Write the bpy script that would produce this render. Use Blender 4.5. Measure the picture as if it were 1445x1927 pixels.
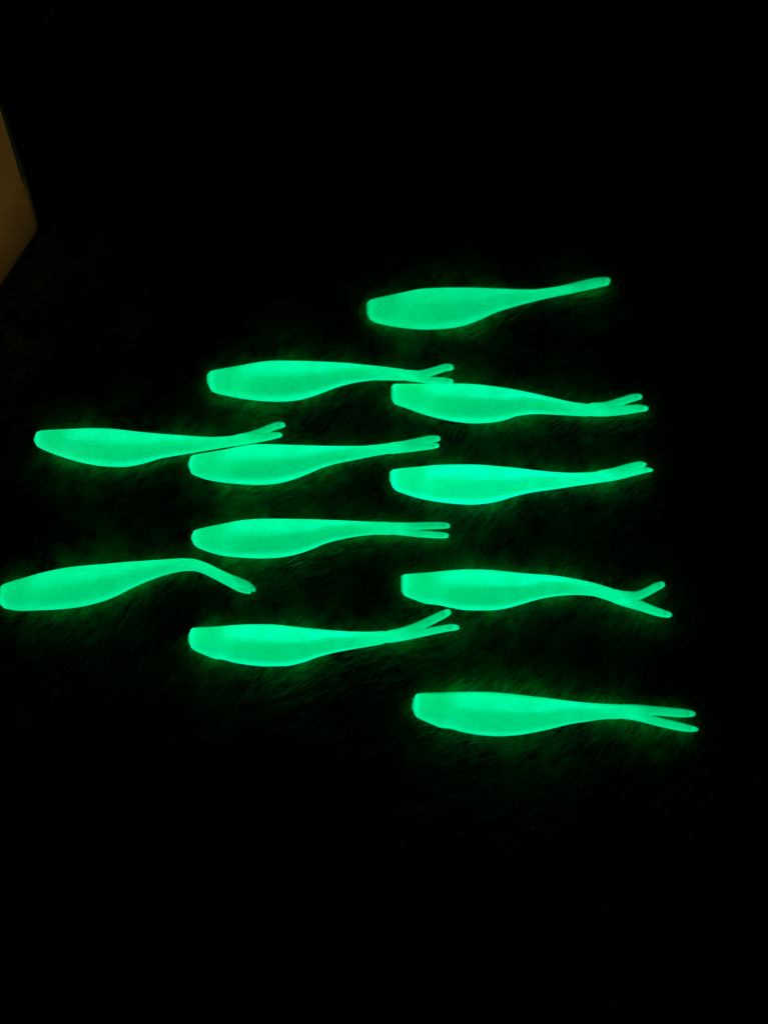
import bpy, math, random
import numpy as np
from mathutils import Vector

random.seed(7)
rng = np.random.default_rng(7)
scene = bpy.context.scene
for o in list(bpy.data.objects):
    bpy.data.objects.remove(o)
col = scene.collection

# ------------------------------------------------------------------ camera
W, H, FPX = 1445.0, 1927.0, 1445.0          # photograph size, focal length in its pixels
PITCH = math.radians(75)                    # looking down on the cloth, hand held
DIST = 0.266                                # metres along the axis to the cloth
FWD = Vector((0, math.cos(PITCH), -math.sin(PITCH)))
UP = Vector((0, math.sin(PITCH), math.cos(PITCH)))
RIGHT = Vector((1, 0, 0))
CAM = -FWD * DIST
cam = bpy.data.cameras.new('camera')
cam.sensor_fit = 'VERTICAL'
cam.sensor_height = 24.0
cam.lens = 24.0 * FPX / H
cam.clip_start = 0.005
cam.clip_end = 20.0
cam.dof.use_dof = True
cam.dof.focus_distance = 0.262
cam.dof.aperture_fstop = 2.9
camo = bpy.data.objects.new('camera', cam)
col.objects.link(camo)
camo.location = CAM
camo.rotation_euler = (math.pi / 2 - PITCH, 0, 0)
scene.camera = camo

# ------------------------------------------------------------------ world, exposure
world = bpy.data.worlds.new('World')
scene.world = world
world.use_nodes = True
bg = world.node_tree.nodes['Background']
bg.inputs['Color'].default_value = (0.3, 0.5, 1.0, 1)      # a dark room at night
bg.inputs['Strength'].default_value = 0.0005
scene.view_settings.view_transform = 'Standard'
scene.view_settings.look = 'None'
scene.view_settings.exposure = 0.0
scene.view_settings.gamma = 1.0


def at(x, y, z=0.0):
    """photo pixel -> point at height z above the cloth"""
    d = FWD + RIGHT * ((x - W / 2) / FPX) - UP * ((y - H / 2) / FPX)
    t = (z - CAM.z) / d.z
    return CAM + d * t


# unseen warm spot added to light the carton, cone narrowed to spare the cloth
lamp = bpy.data.lights.new('carton_spot', 'SPOT')
lamp.energy = 0.33
lamp.color = (1.0, 0.92, 0.40)
lamp.spot_size = math.radians(31)
lamp.spot_blend = 0.6
lamp.shadow_soft_size = 0.03
lampo = bpy.data.objects.new('carton_spot', lamp)
col.objects.link(lampo)
lampo.location = at(-4, 1180, 0.030)
tgt = at(-60, 320, 0.045)
lampo.rotation_euler = (tgt - lampo.location).to_track_quat('-Z', 'Y').to_euler()


# ------------------------------------------------------------------ helpers
def tag(o, label=None, cat=None, group=None, kind=None):
    if label: o['label'] = label
    if cat: o['category'] = cat
    if group: o['group'] = group
    if kind: o['kind'] = kind
    return o


def mesh_obj(name, verts, faces, mat, parent=None, smooth=True, attrs=None):
    me = bpy.data.meshes.new(name)
    me.from_pydata([tuple(v) for v in verts], [], faces)
    me.update()
    if attrs:
        for k, vals in attrs.items():
            a = me.attributes.new(k, 'FLOAT', 'POINT')
            a.data.foreach_set('value', np.asarray(vals, dtype=np.float32))
    if smooth:
        me.polygons.foreach_set('use_smooth', [True] * len(me.polygons))
    me.materials.append(mat)
    o = bpy.data.objects.new(name, me)
    col.objects.link(o)
    if parent is not None:
        o.parent = parent
    return o


def new_mat(name):
    m = bpy.data.materials.new(name)
    m.use_nodes = True
    nt = m.node_tree
    return m, nt, nt.nodes['Principled BSDF']


def mono(xs, ys, q):
    """monotone cubic interpolation"""
    xs = np.asarray(xs, float); ys = np.asarray(ys, float); q = np.asarray(q, float)
    h = np.diff(xs); d = np.diff(ys) / h
    m = np.zeros_like(xs)
    m[0], m[-1] = d[0], d[-1]
    for i in range(1, len(xs) - 1):
        if d[i - 1] * d[i] > 0:
            w1 = 2 * h[i] + h[i - 1]; w2 = h[i] + 2 * h[i - 1]
            m[i] = (w1 + w2) / (w1 / d[i - 1] + w2 / d[i])
    k = np.clip(np.searchsorted(xs, q) - 1, 0, len(h) - 1)
    t = (q - xs[k]) / h[k]
    return ((1 + 2 * t) * (1 - t) ** 2 * ys[k] + t * (1 - t) ** 2 * h[k] * m[k]
            + t * t * (3 - 2 * t) * ys[k + 1] + t * t * (t - 1) * h[k] * m[k + 1])


def sstep(a, b, x):
    t = np.clip((np.asarray(x, float) - a) / (b - a), 0, 1)
    return t * t * (3 - 2 * t)


# ------------------------------------------------------------------ materials
def glow_material():
    m, nt, p = new_mat('phosphorescent_soft_plastic')
    N, L = nt.nodes, nt.links
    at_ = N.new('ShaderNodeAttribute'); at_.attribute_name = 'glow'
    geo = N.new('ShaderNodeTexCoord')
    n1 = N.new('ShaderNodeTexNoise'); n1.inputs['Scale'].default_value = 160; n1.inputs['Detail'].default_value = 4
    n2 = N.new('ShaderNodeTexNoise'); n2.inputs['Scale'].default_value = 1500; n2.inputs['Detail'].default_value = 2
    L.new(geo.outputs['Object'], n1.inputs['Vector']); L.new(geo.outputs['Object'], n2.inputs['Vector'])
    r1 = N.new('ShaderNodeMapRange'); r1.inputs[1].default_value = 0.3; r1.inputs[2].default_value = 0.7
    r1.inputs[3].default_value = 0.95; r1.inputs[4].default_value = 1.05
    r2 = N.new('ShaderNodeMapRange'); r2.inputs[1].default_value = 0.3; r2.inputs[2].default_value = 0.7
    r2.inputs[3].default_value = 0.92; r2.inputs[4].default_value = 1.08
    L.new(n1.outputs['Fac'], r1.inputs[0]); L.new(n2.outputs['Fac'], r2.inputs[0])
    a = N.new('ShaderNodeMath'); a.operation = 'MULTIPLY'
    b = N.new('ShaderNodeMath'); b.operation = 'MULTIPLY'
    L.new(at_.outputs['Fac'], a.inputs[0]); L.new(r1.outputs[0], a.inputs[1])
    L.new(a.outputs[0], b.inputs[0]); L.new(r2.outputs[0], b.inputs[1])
    ramp = N.new('ShaderNodeValToRGB')                      # glow value with painted shape shading -> emission colour
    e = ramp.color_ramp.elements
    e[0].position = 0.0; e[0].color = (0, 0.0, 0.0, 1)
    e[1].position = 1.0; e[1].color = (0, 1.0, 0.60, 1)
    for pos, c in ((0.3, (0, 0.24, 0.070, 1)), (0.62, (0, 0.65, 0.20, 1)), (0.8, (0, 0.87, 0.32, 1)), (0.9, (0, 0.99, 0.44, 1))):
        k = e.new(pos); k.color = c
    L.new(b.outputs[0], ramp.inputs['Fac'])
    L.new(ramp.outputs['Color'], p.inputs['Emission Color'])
    p.inputs['Emission Strength'].default_value = 1.0
    p.inputs['Base Color'].default_value = (0.20, 0.34, 0.22, 1)
    p.inputs['Roughness'].default_value = 0.38
    p.inputs['IOR'].default_value = 1.42
    return m


def cloth_material():
    m, nt, p = new_mat('black_napped_cloth')
    N, L = nt.nodes, nt.links
    tc = N.new('ShaderNodeTexCoord')
    n = N.new('ShaderNodeTexNoise'); n.inputs['Scale'].default_value = 45; n.inputs['Detail'].default_value = 6
    n.inputs['Roughness'].default_value = 0.65
    L.new(tc.outputs['Object'], n.inputs['Vector'])
    r = N.new('ShaderNodeValToRGB')
    r.color_ramp.elements[0].position = 0.40; r.color_ramp.elements[0].color = (0.012, 0.016, 0.004, 1)
    r.color_ramp.elements[1].position = 0.64; r.color_ramp.elements[1].color = (0.30, 0.36, 0.07, 1)
    L.new(n.outputs['Fac'], r.inputs['Fac'])
    L.new(r.outputs['Color'], p.inputs['Base Color'])
    p.inputs['Roughness'].default_value = 1.0
    p.inputs['Specular IOR Level'].default_value = 0.1
    return m


def fibre_material():
    m, nt, p = new_mat('dark_cloth_fibre')
    N, L = nt.nodes, nt.links
    a = N.new('ShaderNodeAttribute'); a.attribute_name = 'tone'
    r = N.new('ShaderNodeValToRGB')
    r.color_ramp.elements[0].position = 0.0; r.color_ramp.elements[0].color = (0.025, 0.035, 0.008, 1)
    r.color_ramp.elements[1].position = 1.0; r.color_ramp.elements[1].color = (0.42, 0.44, 0.30, 1)
    k = r.color_ramp.elements.new(0.72); k.color = (0.26, 0.31, 0.08, 1)
    L.new(a.outputs['Fac'], r.inputs['Fac'])
    L.new(r.outputs['Color'], p.inputs['Base Color'])
    p.inputs['Roughness'].default_value = 0.65
    p.inputs['Specular IOR Level'].default_value = 0.25
    return m


def card_material(name, c0, c1):
    m, nt, p = new_mat(name)
    N, L = nt.nodes, nt.links
    tc = N.new('ShaderNodeTexCoord')
    n = N.new('ShaderNodeTexNoise'); n.inputs['Scale'].default_value = 60; n.inputs['Detail'].default_value = 5
    L.new(tc.outputs['Object'], n.inputs['Vector'])
    r = N.new('ShaderNodeValToRGB')
    r.color_ramp.elements[0].position = 0.35; r.color_ramp.elements[0].color = c0
    r.color_ramp.elements[1].position = 0.65; r.color_ramp.elements[1].color = c1
    L.new(n.outputs['Fac'], r.inputs['Fac'])
    L.new(r.outputs['Color'], p.inputs['Base Color'])
    bmp = N.new('ShaderNodeBump'); bmp.inputs['Strength'].default_value = 0.15; bmp.inputs['Distance'].default_value = 0.001
    L.new(n.outputs['Fac'], bmp.inputs['Height']); L.new(bmp.outputs['Normal'], p.inputs['Normal'])
    p.inputs['Roughness'].default_value = 0.8
    return m


GLOW = glow_material()
CLOTH = cloth_material()
FIBRE = fibre_material()
CARD = card_material('tan_cardboard', (0.30, 0.12, 0.035, 1), (0.37, 0.16, 0.05, 1))
TAPE = card_material('packing_tape', (0.40, 0.31, 0.18, 1), (0.44, 0.35, 0.21, 1))


# ------------------------------------------------------------------ the cloth
def relief(x, y):
    return (0.0005 * np.sin(x * 61 + 1.3) * np.sin(y * 47 + 0.4)
            + 0.0003 * np.sin(x * 130 + y * 90) - 0.0008)


nx, ny = 150, 150
gx = np.linspace(-0.55, 0.55, nx); gy = np.linspace(-0.45, 0.65, ny)
X, Y = np.meshgrid(gx, gy)
Z = relief(X, Y)
v = np.stack([X.ravel(), Y.ravel(), Z.ravel()], 1)
f = [(j * nx + i, j * nx + i + 1, (j + 1) * nx + i + 1, (j + 1) * nx + i) for j in range(ny - 1) for i in range(nx - 1)]
cloth = mesh_obj('cloth', v, f, CLOTH)
tag(cloth, 'black napped cloth lying flat under all the glowing lures', 'cloth', kind='structure')


def fibres(count):
    """combed nap: bent two-segment blades lying over towards the upper right"""
    x = rng.uniform(-0.165, 0.165, count); y = rng.uniform(-0.165, 0.235, count)
    clump = (np.sin(x * 210 + 3 * np.sin(y * 95)) * np.sin(y * 180 + 2 * np.sin(x * 130))
             + 0.6 * np.sin(x * 430 - y * 370) * np.sin(y * 510 + x * 140))
    clump = (clump + 1.6) / 3.2 * (0.55 + 0.45 * np.sin(x * 75 + 2.1 * np.sin(y * 60)) * np.sin(y * 85 + 1.7 * np.sin(x * 50)))
    keep = rng.uniform(0, 1, count) < 0.25 + 0.9 * clump
    x, y, clump = x[keep], y[keep], clump[keep]
    n = len(x)
    patch = sstep(0.15, 0.85, 0.5 + 0.5 * np.sin(x * 62 + 2.0 * np.sin(y * 41 + 1.0)) * np.sin(y * 58 + 1.6 * np.sin(x * 47) + 0.8))
    ang = math.radians(40) + rng.normal(0, 0.16, n) + 0.25 * np.sin(x * 40 + y * 25)
    ln = rng.uniform(0.0025, 0.0075, n)
    wd = rng.uniform(0.00005, 0.00014, n)
    lift = rng.uniform(0.0002, 0.0012, n) * (0.5 + clump)
    dx, dy = np.cos(ang), np.sin(ang)
    base = relief(x, y)
    occ = np.zeros((1100, 1100), bool)                       # 0.4 mm grid
    for fx, fy, fr in FOOT:
        r_ = fr + 0.0005
        i0, i1 = int((fx - r_ + 0.22) / 0.0004), int((fx + r_ + 0.22) / 0.0004) + 1
        j0, j1 = int((fy - r_ + 0.20) / 0.0004), int((fy + r_ + 0.20) / 0.0004) + 1
        ii, jj = np.meshgrid(np.arange(i0, i1), np.arange(j0, j1), indexing='ij')
        m = (ii * 0.0004 - 0.22 - fx) ** 2 + (jj * 0.0004 - 0.20 - fy) ** 2 < r_ * r_
        occ[ii[m], jj[m]] = True
    rows = []
    for t, hz, ww in ((0, -0.0001, 1.0), (0.5, 0.8, 0.85), (1.0, 1.0, 0.25)):
        cx = x + dx * ln * t; cy = y + dy * ln * t; cz = base + (lift * hz if t else hz)
        hit = occ[np.clip(((cx + 0.22) / 0.0004).astype(int), 0, 1099), np.clip(((cy + 0.20) / 0.0004).astype(int), 0, 1099)]
        cz = np.where(hit, base + 0.00002, cz)
        bend = ln * 0.12 * t * t * np.sin(ang * 37)
        cx = cx - dy * bend; cy = cy + dx * bend
        rows.append(np.stack([cx - dy * wd * ww, cy + dx * wd * ww, cz], 1))
        rows.append(np.stack([cx + dy * wd * ww, cy - dx * wd * ww, cz + wd], 1))
    V = np.stack(rows, 1).reshape(-1, 3)
    b = np.arange(n)[:, None] * 6
    F = np.concatenate([b + np.array([[0, 1, 3, 2]]), b + np.array([[2, 3, 5, 4]])], 1).reshape(-1, 4)
    tone = np.clip(rng.beta(2.0, 3.4, n) * 0.75 + 0.25 * clump + (rng.uniform(0, 1, n) > 0.985) * 0.45, 0, 1) * (0.25 + 0.75 * patch)
    me = bpy.data.meshes.new('nap_fibres')
    me.vertices.add(len(V)); me.vertices.foreach_set('co', V.ravel().astype(np.float32))
    me.loops.add(F.size); me.loops.foreach_set('vertex_index', F.ravel().astype(np.int32))
    me.polygons.add(len(F)); me.polygons.foreach_set('loop_start', np.arange(0, F.size, 4, dtype=np.int32))
    me.update(calc_edges=True)
    a = me.attributes.new('tone', 'FLOAT', 'POINT'); a.data.foreach_set('value', np.repeat(tone, 6).astype(np.float32))
    me.materials.append(FIBRE)
    o = bpy.data.objects.new('nap_fibres', me); col.objects.link(o)
    tag(o, 'short dark combed fibres of the black cloth catching green light', 'fibres', kind='stuff')


# ------------------------------------------------------------------ the lures
FOOT = []                                   # discs covered by a lure: the nap is pressed flat there
SEG = 32
ANG = np.linspace(0, 2 * math.pi, SEG, endpoint=False)
# slightly squared oval section with a shallow crease along the lateral line
CS, SN = np.cos(ANG), np.sin(ANG)
PX_M = DIST / FPX


def tube(name, T, B, half, zc, glow, parent, mat=GLOW, crease=0.0, open_start=False):
    """loft through top/bottom edge points (world), half thickness and centre height; closed at both ends"""
    n = len(T)
    verts = []
    FOOT.extend((((T[i] + B[i]) / 2).x, ((T[i] + B[i]) / 2).y, (T[i] - B[i]).length / 2) for i in range(n))
    ee = 2.0 / 2.25
    for i in range(n):
        C = (T[i] + B[i]) / 2; A = (T[i] - B[i]) / 2
        for k in range(SEG):
            c = math.copysign(abs(CS[k]) ** ee, CS[k]); s = math.copysign(abs(SN[k]) ** ee, SN[k])
            cr = 1 - crease * math.exp(-((CS[k] - 0.08) / 0.07) ** 2)
            verts.append(Vector((C.x + A.x * c, C.y + A.y * c, zc[i] + half[i] * s * cr)))
    faces = []
    for i in range(n - 1):
        for k in range(SEG):
            k2 = (k + 1) % SEG
            faces.append((i * SEG + k, i * SEG + k2, (i + 1) * SEG + k2, (i + 1) * SEG + k))
    g = list(np.asarray(glow).ravel())
    for i, flip in ((0, True), (n - 1, False)):
        C = (T[i] + B[i]) / 2
        verts.append(Vector((C.x, C.y, zc[i])))
        g.append(float(np.mean(glow[i])))
        ci = len(verts) - 1
        for k in range(SEG):
            k2 = (k + 1) % SEG
            faces.append((ci, i * SEG + k2, i * SEG + k) if flip else (ci, i * SEG + k, i * SEG + k2))
    org = parent.location if parent.parent is None else parent.parent.location
    verts = [p - org for p in verts]
    return mesh_obj(name, verts, faces, mat, parent, attrs={'glow': g})


def prong(pts, tf, z0, z1, bright, parent, dim=1.0):
    """tail prong from (zoom x, zoom y, half width) points"""
    P = np.array([tf(x, y) for x, y, _ in pts]); Wd = np.array([w for _, _, w in pts]) / tf.s
    s = np.concatenate([[0], np.cumsum(np.hypot(*np.diff(P, axis=0).T))])
    q = np.concatenate([np.linspace(0, 0.84, 13), np.linspace(0.88, 1.0, 5)]) * s[-1]
    q = np.concatenate([q, [s[-1] + Wd[-1] * 0.35, s[-1] + Wd[-1] * 0.6]])
    x = np.interp(q, s, P[:, 0]); y = np.interp(q, s, P[:, 1])
    xs = mono(s, P[:, 0], np.minimum(q, s[-1])); ys = mono(s, P[:, 1], np.minimum(q, s[-1]))
    d = P[-1] - P[-2]; d = d / np.hypot(*d)
    over = np.maximum(q - s[-1], 0)
    x = xs + d[0] * over; y = ys + d[1] * over
    w = mono(s, Wd, np.minimum(q, s[-1]))
    w = w * (0.45 + 0.55 * sstep(0, 0.16, q / q[-1]))
    w[-2] *= 0.80; w[-1] *= 0.42
    tx = np.gradient(x); ty = np.gradient(y); tl = np.hypot(tx, ty); nxv, nyv = ty / tl, -tx / tl   # up in the photo
    t = q / q[-1]
    zc = z0 + (z1 - z0) * sstep(0, 1, t)
    T = [at(a + b * c, a2 + b2 * c, z) for a, b, a2, b2, c, z in zip(x, nxv, y, nyv, w, zc)]
    B = [at(a - b * c, a2 - b2 * c, z) for a, b, a2, b2, c, z in zip(x, nxv, y, nyv, w, zc)]
    half = np.maximum(w * PX_M * 0.8, 0.0004)
    tt, vv = np.meshgrid(t, CS, indexing='ij')
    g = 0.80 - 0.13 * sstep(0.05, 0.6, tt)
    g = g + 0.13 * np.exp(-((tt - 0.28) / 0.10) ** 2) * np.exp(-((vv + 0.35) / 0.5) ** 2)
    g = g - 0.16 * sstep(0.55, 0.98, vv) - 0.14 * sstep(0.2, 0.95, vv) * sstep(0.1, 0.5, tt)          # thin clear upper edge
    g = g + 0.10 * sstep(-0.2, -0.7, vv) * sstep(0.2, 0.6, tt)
    rim = np.exp(-((tt - 0.945) / 0.016) ** 2)  # shiny ring of the dimpled tip, painted into the emission
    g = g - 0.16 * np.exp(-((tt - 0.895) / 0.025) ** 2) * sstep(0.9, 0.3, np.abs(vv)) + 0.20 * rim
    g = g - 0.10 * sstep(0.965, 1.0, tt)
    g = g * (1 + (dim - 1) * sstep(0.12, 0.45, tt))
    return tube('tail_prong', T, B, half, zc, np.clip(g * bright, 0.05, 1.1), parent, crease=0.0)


class TF:
    def __init__(self, ox, oy, s): self.ox, self.oy, self.s = ox, oy, s
    def __call__(self, x, y): return (self.ox + x / self.s, self.oy + y / self.s)


def lure(label, tf, st, prongs, bright, tail=None, nose=1.0, ragged=False, zp=((0.0022, 0.0022), (0.0022, 0.0022)), lat=0.06, panel=1.0):
    st = np.array(st, float)
    x0, x1 = st[0, 0], st[-1, 0]
    q = np.concatenate([np.linspace(st[0, 0], st[3, 0], 6)[:-1], np.linspace(st[3, 0], x1, 44)])
    yt = mono(st[:, 0], st[:, 1], q); yb = mono(st[:, 0], st[:, 2], q)
    tip = prongs[0][-1][0]
    u = (q - x0) / (tip - x0)
    PT = np.array([tf(a, b) for a, b in zip(q, yt)]); PB = np.array([tf(a, b) for a, b in zip(q, yb)])
    if tail is not None:                                    # bent tail traced along its centre line
        C = np.array([tf(a, b) for a, b, _ in tail]); wd = np.array([c for _, _, c in tail]) / tf.s
        s = np.concatenate([[0], np.cumsum(np.hypot(*np.diff(C, axis=0).T))])
        qq = np.linspace(0, s[-1], 22)[1:]
        cx = mono(s, C[:, 0], qq); cy = mono(s, C[:, 1], qq); ww = mono(s, wd, qq)
        for _ in range(3):
            cx[1:-1] = (cx[:-2] + 2 * cx[1:-1] + cx[2:]) / 4; cy[1:-1] = (cy[:-2] + 2 * cy[1:-1] + cy[2:]) / 4
        tx, ty = np.gradient(cx), np.gradient(cy); tl = np.hypot(tx, ty)
        PT = np.concatenate([PT, np.stack([cx + ty / tl * ww, cy - tx / tl * ww], 1)])
        PB = np.concatenate([PB, np.stack([cx - ty / tl * ww, cy + tx / tl * ww], 1)])
        u = np.concatenate([u, u[-1] + (0.93 - u[-1]) * np.arange(1, len(qq) + 1) / len(qq)])
    hw = np.hypot(*(PT - PB).T) / 2 * PX_M                  # half depth in metres
    # real half thickness: plump body, flatter towards nose, round tail
    half = hw * (0.44 + 0.34 * sstep(0.55, 0.8, u))
    zc = np.maximum.accumulate(half[::-1])[::-1] * 0 + half
    zc = np.convolve(np.pad(zc, 3, mode='edge'), np.ones(7) / 7, 'valid')
    zc = np.maximum(zc, half) + 0.0002
    ztail = zp[0][0]
    zc = zc * (1 - sstep(0.62, 0.85, u)) + np.maximum(half + 0.0002, (zp[0][0] + zp[1][0]) / 2) * sstep(0.62, 0.85, u)
    ns = len(u)
    shr = 1 - 0.75 * sstep(ns - (5 if tail is None else 4), ns - 1, np.arange(ns)) ** 1.5  # the body dissolves into the two prongs
    mid = (PT + PB) / 2
    PT = mid + (PT - mid) * shr[:, None]; PB = mid + (PB - mid) * shr[:, None]
    half = half * shr
    T = [at(a, b, z) for (a, b), z in zip(PT, zc)]
    B = [at(a, b, z) for (a, b), z in zip(PB, zc)]
    root = bpy.data.objects.new('fishing_lure', None); col.objects.link(root)
    i0 = int(np.argmin(np.abs(u - 0.33)))
    c = (T[i0] + B[i0]) / 2
    root.location = (c.x, c.y, 0)
    root.empty_display_size = 0.005
    tag(root, label, 'fishing lure', 'glow in the dark minnow lures on the cloth')
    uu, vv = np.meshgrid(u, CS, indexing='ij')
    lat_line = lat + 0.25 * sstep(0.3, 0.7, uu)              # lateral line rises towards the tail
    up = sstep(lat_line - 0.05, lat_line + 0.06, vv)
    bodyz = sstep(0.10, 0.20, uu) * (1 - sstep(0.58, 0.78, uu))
    g = np.full_like(uu, 0.80)  # tones below: shape shading of back, belly and rims painted into emission
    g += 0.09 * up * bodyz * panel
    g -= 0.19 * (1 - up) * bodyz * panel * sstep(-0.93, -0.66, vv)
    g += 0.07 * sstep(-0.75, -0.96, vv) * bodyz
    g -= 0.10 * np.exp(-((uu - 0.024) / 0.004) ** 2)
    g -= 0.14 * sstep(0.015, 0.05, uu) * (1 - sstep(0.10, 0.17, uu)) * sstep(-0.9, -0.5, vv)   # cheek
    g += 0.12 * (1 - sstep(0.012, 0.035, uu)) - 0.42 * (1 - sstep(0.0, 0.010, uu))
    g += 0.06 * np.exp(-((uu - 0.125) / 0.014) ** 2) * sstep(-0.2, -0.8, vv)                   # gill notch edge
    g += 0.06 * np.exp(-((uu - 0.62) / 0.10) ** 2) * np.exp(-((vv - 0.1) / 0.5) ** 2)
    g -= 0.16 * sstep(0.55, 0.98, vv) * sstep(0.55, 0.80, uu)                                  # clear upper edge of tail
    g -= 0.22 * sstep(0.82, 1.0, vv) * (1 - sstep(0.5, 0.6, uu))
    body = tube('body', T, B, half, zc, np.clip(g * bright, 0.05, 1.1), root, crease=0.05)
    # flat cut nose with a proud rim
    k = 2
    P = [(T[0] + B[0]) / 2, (T[k] + B[k]) / 2]
    ax = (P[0] - P[1]); ax.z = 0; ax.normalize()
    rows_T, rows_B, hz, zz, gl = [], [], [], [], []
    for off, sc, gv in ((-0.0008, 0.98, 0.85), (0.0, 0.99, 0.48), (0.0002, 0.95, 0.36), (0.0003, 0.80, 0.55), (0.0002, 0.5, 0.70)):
        j = 0
        Cc = (T[j] + B[j]) / 2; A = (T[j] - B[j]) / 2
        Cp = (T[0] + B[0]) / 2 + ax * off
        Cp = Vector((Cp.x, Cp.y, 0))
        A2 = A * sc
        rows_T.append(Cp + A2); rows_B.append(Cp - A2)
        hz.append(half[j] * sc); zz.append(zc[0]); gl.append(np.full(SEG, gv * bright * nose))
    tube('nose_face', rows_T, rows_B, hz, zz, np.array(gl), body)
    if ragged:
        Ct = (T[1] * 0.72 + B[1] * 0.28)
        vs, fs = [], []
        R2 = random.Random(int(st[0, 1]))
        for m in range(5):
            b0 = Ct - (T[1] - B[1]) * (0.11 * m - 0.1)
            base = Vector((b0.x, b0.y, zc[0] + R2.uniform(-0.0006, 0.0012)))
            l_ = R2.uniform(0.0006, 0.0015)
            side = (T[1] - B[1]).normalized() * R2.uniform(0.0003, 0.0006)
            tipv = base + ax * l_ + side * R2.uniform(-1, 1)
            i_ = len(vs)
            back = base - ax * 0.0012
            vs += [back + side, back - side, tipv, back + Vector((0, 0, 0.0005)), back - Vector((0, 0, 0.0003))]
            fs += [(i_, i_ + 3, i_ + 2), (i_ + 3, i_ + 1, i_ + 2), (i_ + 1, i_ + 4, i_ + 2), (i_ + 4, i_, i_ + 2), (i_, i_ + 4, i_ + 1, i_ + 3)]
        org = root.location
        mesh_obj('mould_flash', [p - org for p in vs], fs, GLOW, root, attrs={'glow': [0.62 * bright] * len(vs)})
    for pts, (z0, z1), k in zip(prongs, zp, (0.86, 0.97)):
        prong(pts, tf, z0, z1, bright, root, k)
    return root


Z1 = TF(660, 490, 1445 / 600)
Z2 = TF(340, 640, 1445 / 560)
Z3 = TF(30, 760, 1445 / 550)
Z4 = TF(330, 940, 1445 / 570)
Z5 = TF(720, 1030, 1445 / 620)
Z7 = TF(0, 1020, 1445 / 520)
Z8 = TF(620, 840, 1445 / 640)

lure('dimmest green glowing minnow lure, its tail closed into one straight upswept rod', Z1,
     [(75, 192, 246), (83, 183, 262), (100, 177, 275), (150, 166, 290), (230, 149, 303), (330, 131, 311), (430, 127, 307), (510, 126, 294), (590, 127, 265),
      (660, 129, 233), (750, 133, 206), (820, 134, 187), (900, 126, 168), (1000, 106, 148)],
     [[(900, 146, 18), (1000, 122, 16), (1100, 99, 17), (1150, 93, 15), (1168, 92, 11)],
      [(900, 150, 17), (1000, 131, 17), (1100, 110, 16), (1145, 103, 13), (1165, 102, 9)]],
     0.83, zp=((0.0018, 0.0012), (0.0030, 0.0034)), panel=0.6)
lure('green glowing minnow lure whose lower tail tip rests on the back of another lure', Z2,
     [(133, 165, 215), (140, 155, 235), (160, 148, 252), (220, 137, 268), (300, 124, 283), (400, 107, 294), (480, 102, 297), (560, 103, 291), (640, 105, 272),
      (720, 108, 242), (800, 112, 216), (880, 120, 200), (960, 128, 193), (1040, 138, 194), (1100, 145, 197), (1150, 149, 202)],
     [[(1060, 166, 24), (1150, 170, 21), (1200, 159, 19), (1250, 144, 18), (1295, 132, 17), (1318, 133, 12)],
      [(1060, 172, 20), (1150, 186, 17), (1220, 196, 16), (1270, 198, 16), (1300, 200, 14), (1318, 202, 10)]],
     0.95, zp=((0.0034, 0.0030), (0.0045, 0.0094)))
lure('green glowing minnow lure carrying a tail tip of another lure on its back', Z1,
     [(186, 569, 630), (190, 562, 642), (204, 560, 652), (250, 560, 668), (320, 560, 693), (400, 560, 715), (480, 560, 730), (560, 563, 737), (640, 572, 733),
      (700, 580, 722), (760, 590, 703), (840, 607, 695), (920, 625, 698), (1000, 643, 702), (1080, 652, 706), (1140, 654, 707)],
     [[(1050, 672, 24), (1140, 664, 20), (1220, 641, 18), (1285, 621, 16), (1312, 618, 11)],
      [(1050, 682, 22), (1140, 684, 22), (1240, 678, 20), (1310, 671, 16), (1340, 672, 10)]],
     0.97)
lure('green glowing minnow lure with short flared fork running close past the head of another', Z3,
     [(96, 165, 190), (100, 150, 200), (112, 138, 213), (140, 131, 228), (200, 128, 252), (280, 125, 278), (360, 122, 297), (440, 123, 308), (520, 129, 311),
      (580, 136, 305), (640, 142, 291), (720, 149, 268), (800, 155, 254), (880, 161, 241), (960, 165, 227), (1040, 162, 214), (1120, 151, 203), (1180, 140, 190)],
     [[(1060, 184, 25), (1160, 160, 21), (1240, 128, 18), (1300, 106, 17), (1326, 104, 11)],
      [(1080, 188, 22), (1180, 174, 19), (1260, 160, 17), (1297, 154, 14), (1312, 154, 9)]],
     0.93, panel=0.8)
lure('green glowing minnow lure with head tucked under a neighbouring tail and blunt paired tips', Z2,
     [(42, 590, 620), (48, 570, 640), (60, 560, 652), (90, 553, 665), (140, 545, 680), (220, 532, 692), (300, 516, 699), (380, 507, 702), (460, 508, 696),
      (540, 510, 678), (620, 512, 648), (700, 514, 615), (780, 515, 594), (860, 515, 578), (940, 510, 562), (1020, 500, 550), (1080, 491, 545)],
     [[(980, 526, 24), (1080, 509, 19), (1160, 493, 19), (1225, 480, 17), (1254, 478, 11)],
      [(980, 534, 22), (1090, 527, 18), (1180, 518, 16), (1230, 513, 14), (1250, 512, 9)]],
     0.97, zp=((0.0022, 0.0022), (0.0022, 0.0024)))
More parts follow.
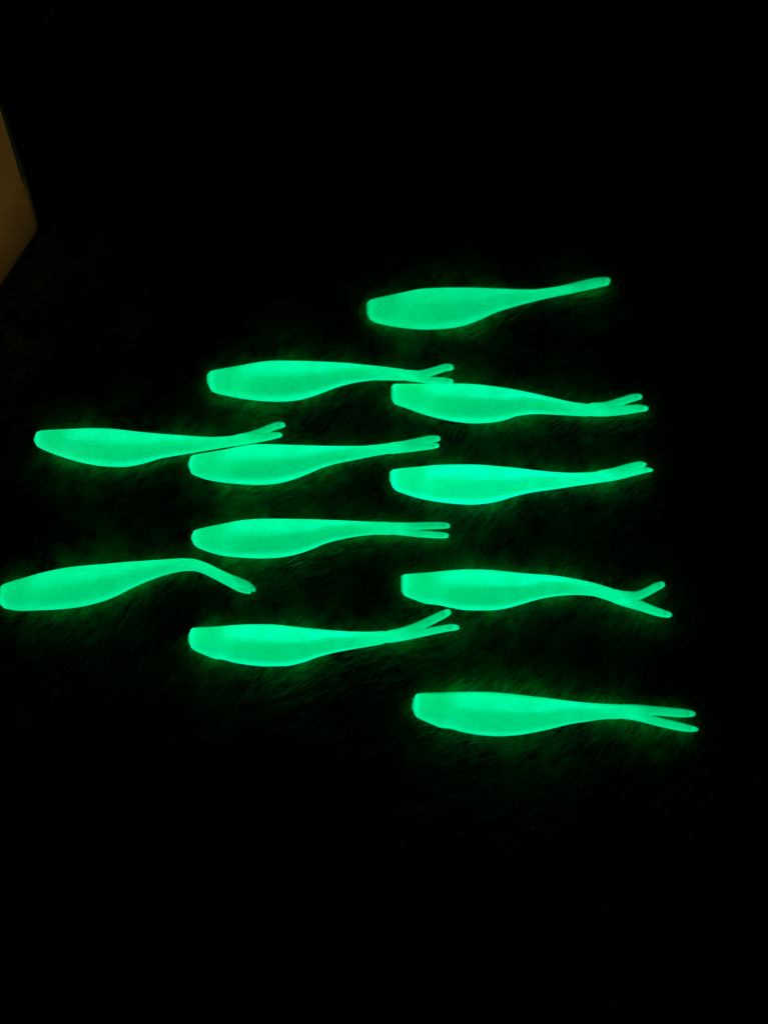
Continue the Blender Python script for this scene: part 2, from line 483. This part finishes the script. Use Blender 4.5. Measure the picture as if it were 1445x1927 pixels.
lure('brightest green glowing minnow lure with ragged nose and nearly closed upswept tail', Z8,
     [(258, 108, 150), (265, 101, 168), (280, 97, 185), (310, 93, 198), (380, 87, 220), (460, 80, 235), (540, 78, 244), (600, 78, 247), (660, 81, 243),
      (720, 86, 232), (780, 91, 214), (840, 98, 199), (900, 105, 189), (960, 110, 181), (1030, 113, 170), (1100, 111, 160), (1180, 102, 149), (1240, 90, 140)],
     [[(1110, 131, 22), (1200, 113, 20), (1280, 88, 17), (1325, 77, 12), (1340, 77, 7)],
      [(1110, 139, 20), (1220, 123, 19), (1300, 106, 16), (1345, 100, 11), (1368, 101, 6)]],
     1.12, ragged=True, panel=0.7)
lure('green glowing minnow lure with narrow straight fork of two parallel tips, touching nothing', Z4,
     [(80, 170, 195), (86, 152, 210), (105, 143, 228), (140, 134, 243), (200, 121, 262), (240, 114, 270), (320, 99, 277), (400, 93, 281), (480, 92, 278),
      (540, 93, 270), (600, 94, 255), (660, 95, 233), (720, 97, 208), (800, 100, 188), (880, 104, 174), (960, 107, 167), (1040, 109, 169), (1100, 111, 173)],
     [[(1000, 132, 24), (1100, 128, 18), (1200, 125, 17), (1270, 124, 16), (1304, 126, 11)],
      [(1000, 142, 22), (1100, 156, 17), (1200, 166, 16), (1270, 171, 15), (1298, 173, 10)]],
     0.95)
lure('green glowing minnow lure with its tail bent sharply into an elbow', Z7,
     [(2, 240, 325), (10, 228, 338), (40, 215, 350), (120, 190, 360), (200, 167, 357), (280, 148, 354), (360, 133, 347), (440, 124, 335), (520, 117, 315),
      (600, 110, 286), (680, 103, 246), (760, 98, 210), (840, 93, 180), (900, 89, 162)],
     [[(1170, 180, 22), (1250, 208, 22), (1290, 223, 20), (1320, 243, 15), (1332, 253, 9)],
      [(1170, 192, 22), (1250, 235, 23), (1285, 251, 18), (1308, 262, 10)]],
     0.91, tail=[(900, 125.5, 36.5), (960, 118, 33), (1010, 118, 31), (1060, 131, 29), (1120, 160, 29), (1180, 190, 30), (1240, 219, 32), (1272, 234, 30)],
     zp=((0.0034, 0.0026), (0.0022, 0.0022)), panel=0.7)
lure('green glowing minnow lure with wide open fork, one prong kinked away from the other', Z5,
     [(84, 124, 195), (88, 119, 206), (100, 118, 214), (140, 114, 230), (200, 110, 249), (220, 108, 250), (300, 101, 265), (360, 97, 275), (420, 97, 277),
      (480, 100, 276), (540, 106, 268), (600, 112, 252), (660, 117, 234), (720, 121, 220), (780, 128, 212), (850, 140, 208), (920, 155, 213), (980, 173, 230), (1040, 191, 252), (1080, 202, 266)],
     [[(980, 195, 24), (1050, 214, 23), (1100, 215, 21), (1150, 198, 19), (1205, 170, 18), (1228, 162, 12)],
      [(980, 208, 24), (1060, 234, 24), (1130, 257, 21), (1200, 282, 18), (1240, 293, 15), (1260, 297, 10)]],
     1.0, zp=((0.0024, 0.0022), (0.0024, 0.0022)))
lure('green glowing minnow lure with one tail prong curled up against the belly of another', Z4,
     [(68, 640, 686), (74, 622, 702), (88, 612, 716), (110, 610, 728), (150, 608, 745), (200, 605, 762), (215, 604, 762), (280, 599, 778), (360, 595, 790),
      (440, 595, 796), (520, 601, 795), (600, 610, 780), (680, 618, 752), (760, 625, 730), (840, 630, 715), (920, 631, 702), (1000, 626, 688), (1060, 618, 678)],
     [[(960, 656, 24), (1050, 641, 22), (1130, 616, 21), (1200, 586, 21), (1270, 552, 20), (1304, 536, 15)],
      [(960, 668, 24), (1080, 653, 22), (1180, 635, 19), (1260, 620, 17), (1325, 610, 16), (1348, 611, 10)]],
     1.02, zp=((0.0024, 0.0018), (0.0024, 0.0022)))
lure('green glowing minnow lure with long straight open fork and ragged nose, lying apart', Z5,
     [(133, 680, 715), (142, 650, 735), (155, 641, 748), (185, 638, 762), (240, 637, 786), (265, 637, 794), (275, 636, 793), (360, 634, 812), (440, 634, 824),
      (510, 638, 828), (580, 645, 824), (660, 654, 812), (740, 663, 795), (820, 674, 775), (900, 682, 763), (980, 687, 753), (1060, 690, 752), (1120, 694, 757)],
     [[(1000, 709, 22), (1100, 711, 21), (1220, 719, 20), (1300, 726, 19), (1345, 729, 15), (1363, 731, 10)],
      [(1000, 724, 22), (1100, 738, 20), (1220, 768, 19), (1300, 786, 18), (1350, 795, 14), (1376, 798, 8)]],
     0.97, ragged=True, panel=0.8)


# ------------------------------------------------------------------ the carton at the edge of the cloth
def carton():
    P = [at(82, 432, 0.0), at(-130, 752, 0.0), at(-230, 330, 0.0), at(20, 250, 0.0) + Vector((-0.012, 0.0, 0)),
         at(60, 356, 0.018), at(-150, 372, 0.060), at(-210, 190, 0.115), at(0, 168, 0.050)]

    def on_plane(x, y, a, b, c):                             # keep each panel flat
        n_ = (b - a).cross(c - a)
        d_ = at(x, y, 0.0) - CAM
        return CAM + d_ * (n_.dot(a - CAM) / n_.dot(d_))
    P[5] = on_plane(-150, 440, P[0], P[1], P[4])
    P[6] = on_plane(-190, 185, P[4], P[5], P[7])
    org = Vector((P[2].x + 0.02, P[0].y, 0))
    root = bpy.data.objects.new('cardboard_box', None); col.objects.link(root)
    root.location = org
    tag(root, 'dim tan cardboard box with sloping panels beside the lures', 'box')

    def solid(name, pts, mat, bevel):
        o = mesh_obj(name, [p - org for p in pts],
                     [(0, 3, 2, 1), (4, 5, 6, 7), (0, 1, 5, 4), (1, 2, 6, 5), (2, 3, 7, 6), (3, 0, 4, 7)], mat, root, smooth=False)
        bv = o.modifiers.new('soft_edges', 'BEVEL'); bv.width = bevel; bv.segments = 4
        return o
    solid('box_body', P, CARD, 0.004)
    a, b, c, d = P[4], P[5], P[6], P[7]
    n = (b - a).cross(d - a).normalized()
    if n.z < 0: n = -n

    def strip(name, s0, s1, t0, t1, th, mat):
        q = []
        for off in (0.0002, th):
            for s_, t_ in ((s0, t0), (s1, t0), (s1, t1), (s0, t1)):
                q.append(a * (1 - s_) * (1 - t_) + b * s_ * (1 - t_) + c * s_ * t_ + d * (1 - s_) * t_ + n * off)
        return solid(name, q, mat, 0.0003)
    strip('top_flap', 0.09, 0.52, 0.06, 0.94, 0.0014, CARD)
    strip('top_flap', 0.53, 0.95, 0.06, 0.94, 0.0014, CARD)
    strip('tape_strip', 0.45, 0.60, 0.08, 0.92, 0.0019, TAPE)


carton()
fibres(170000)
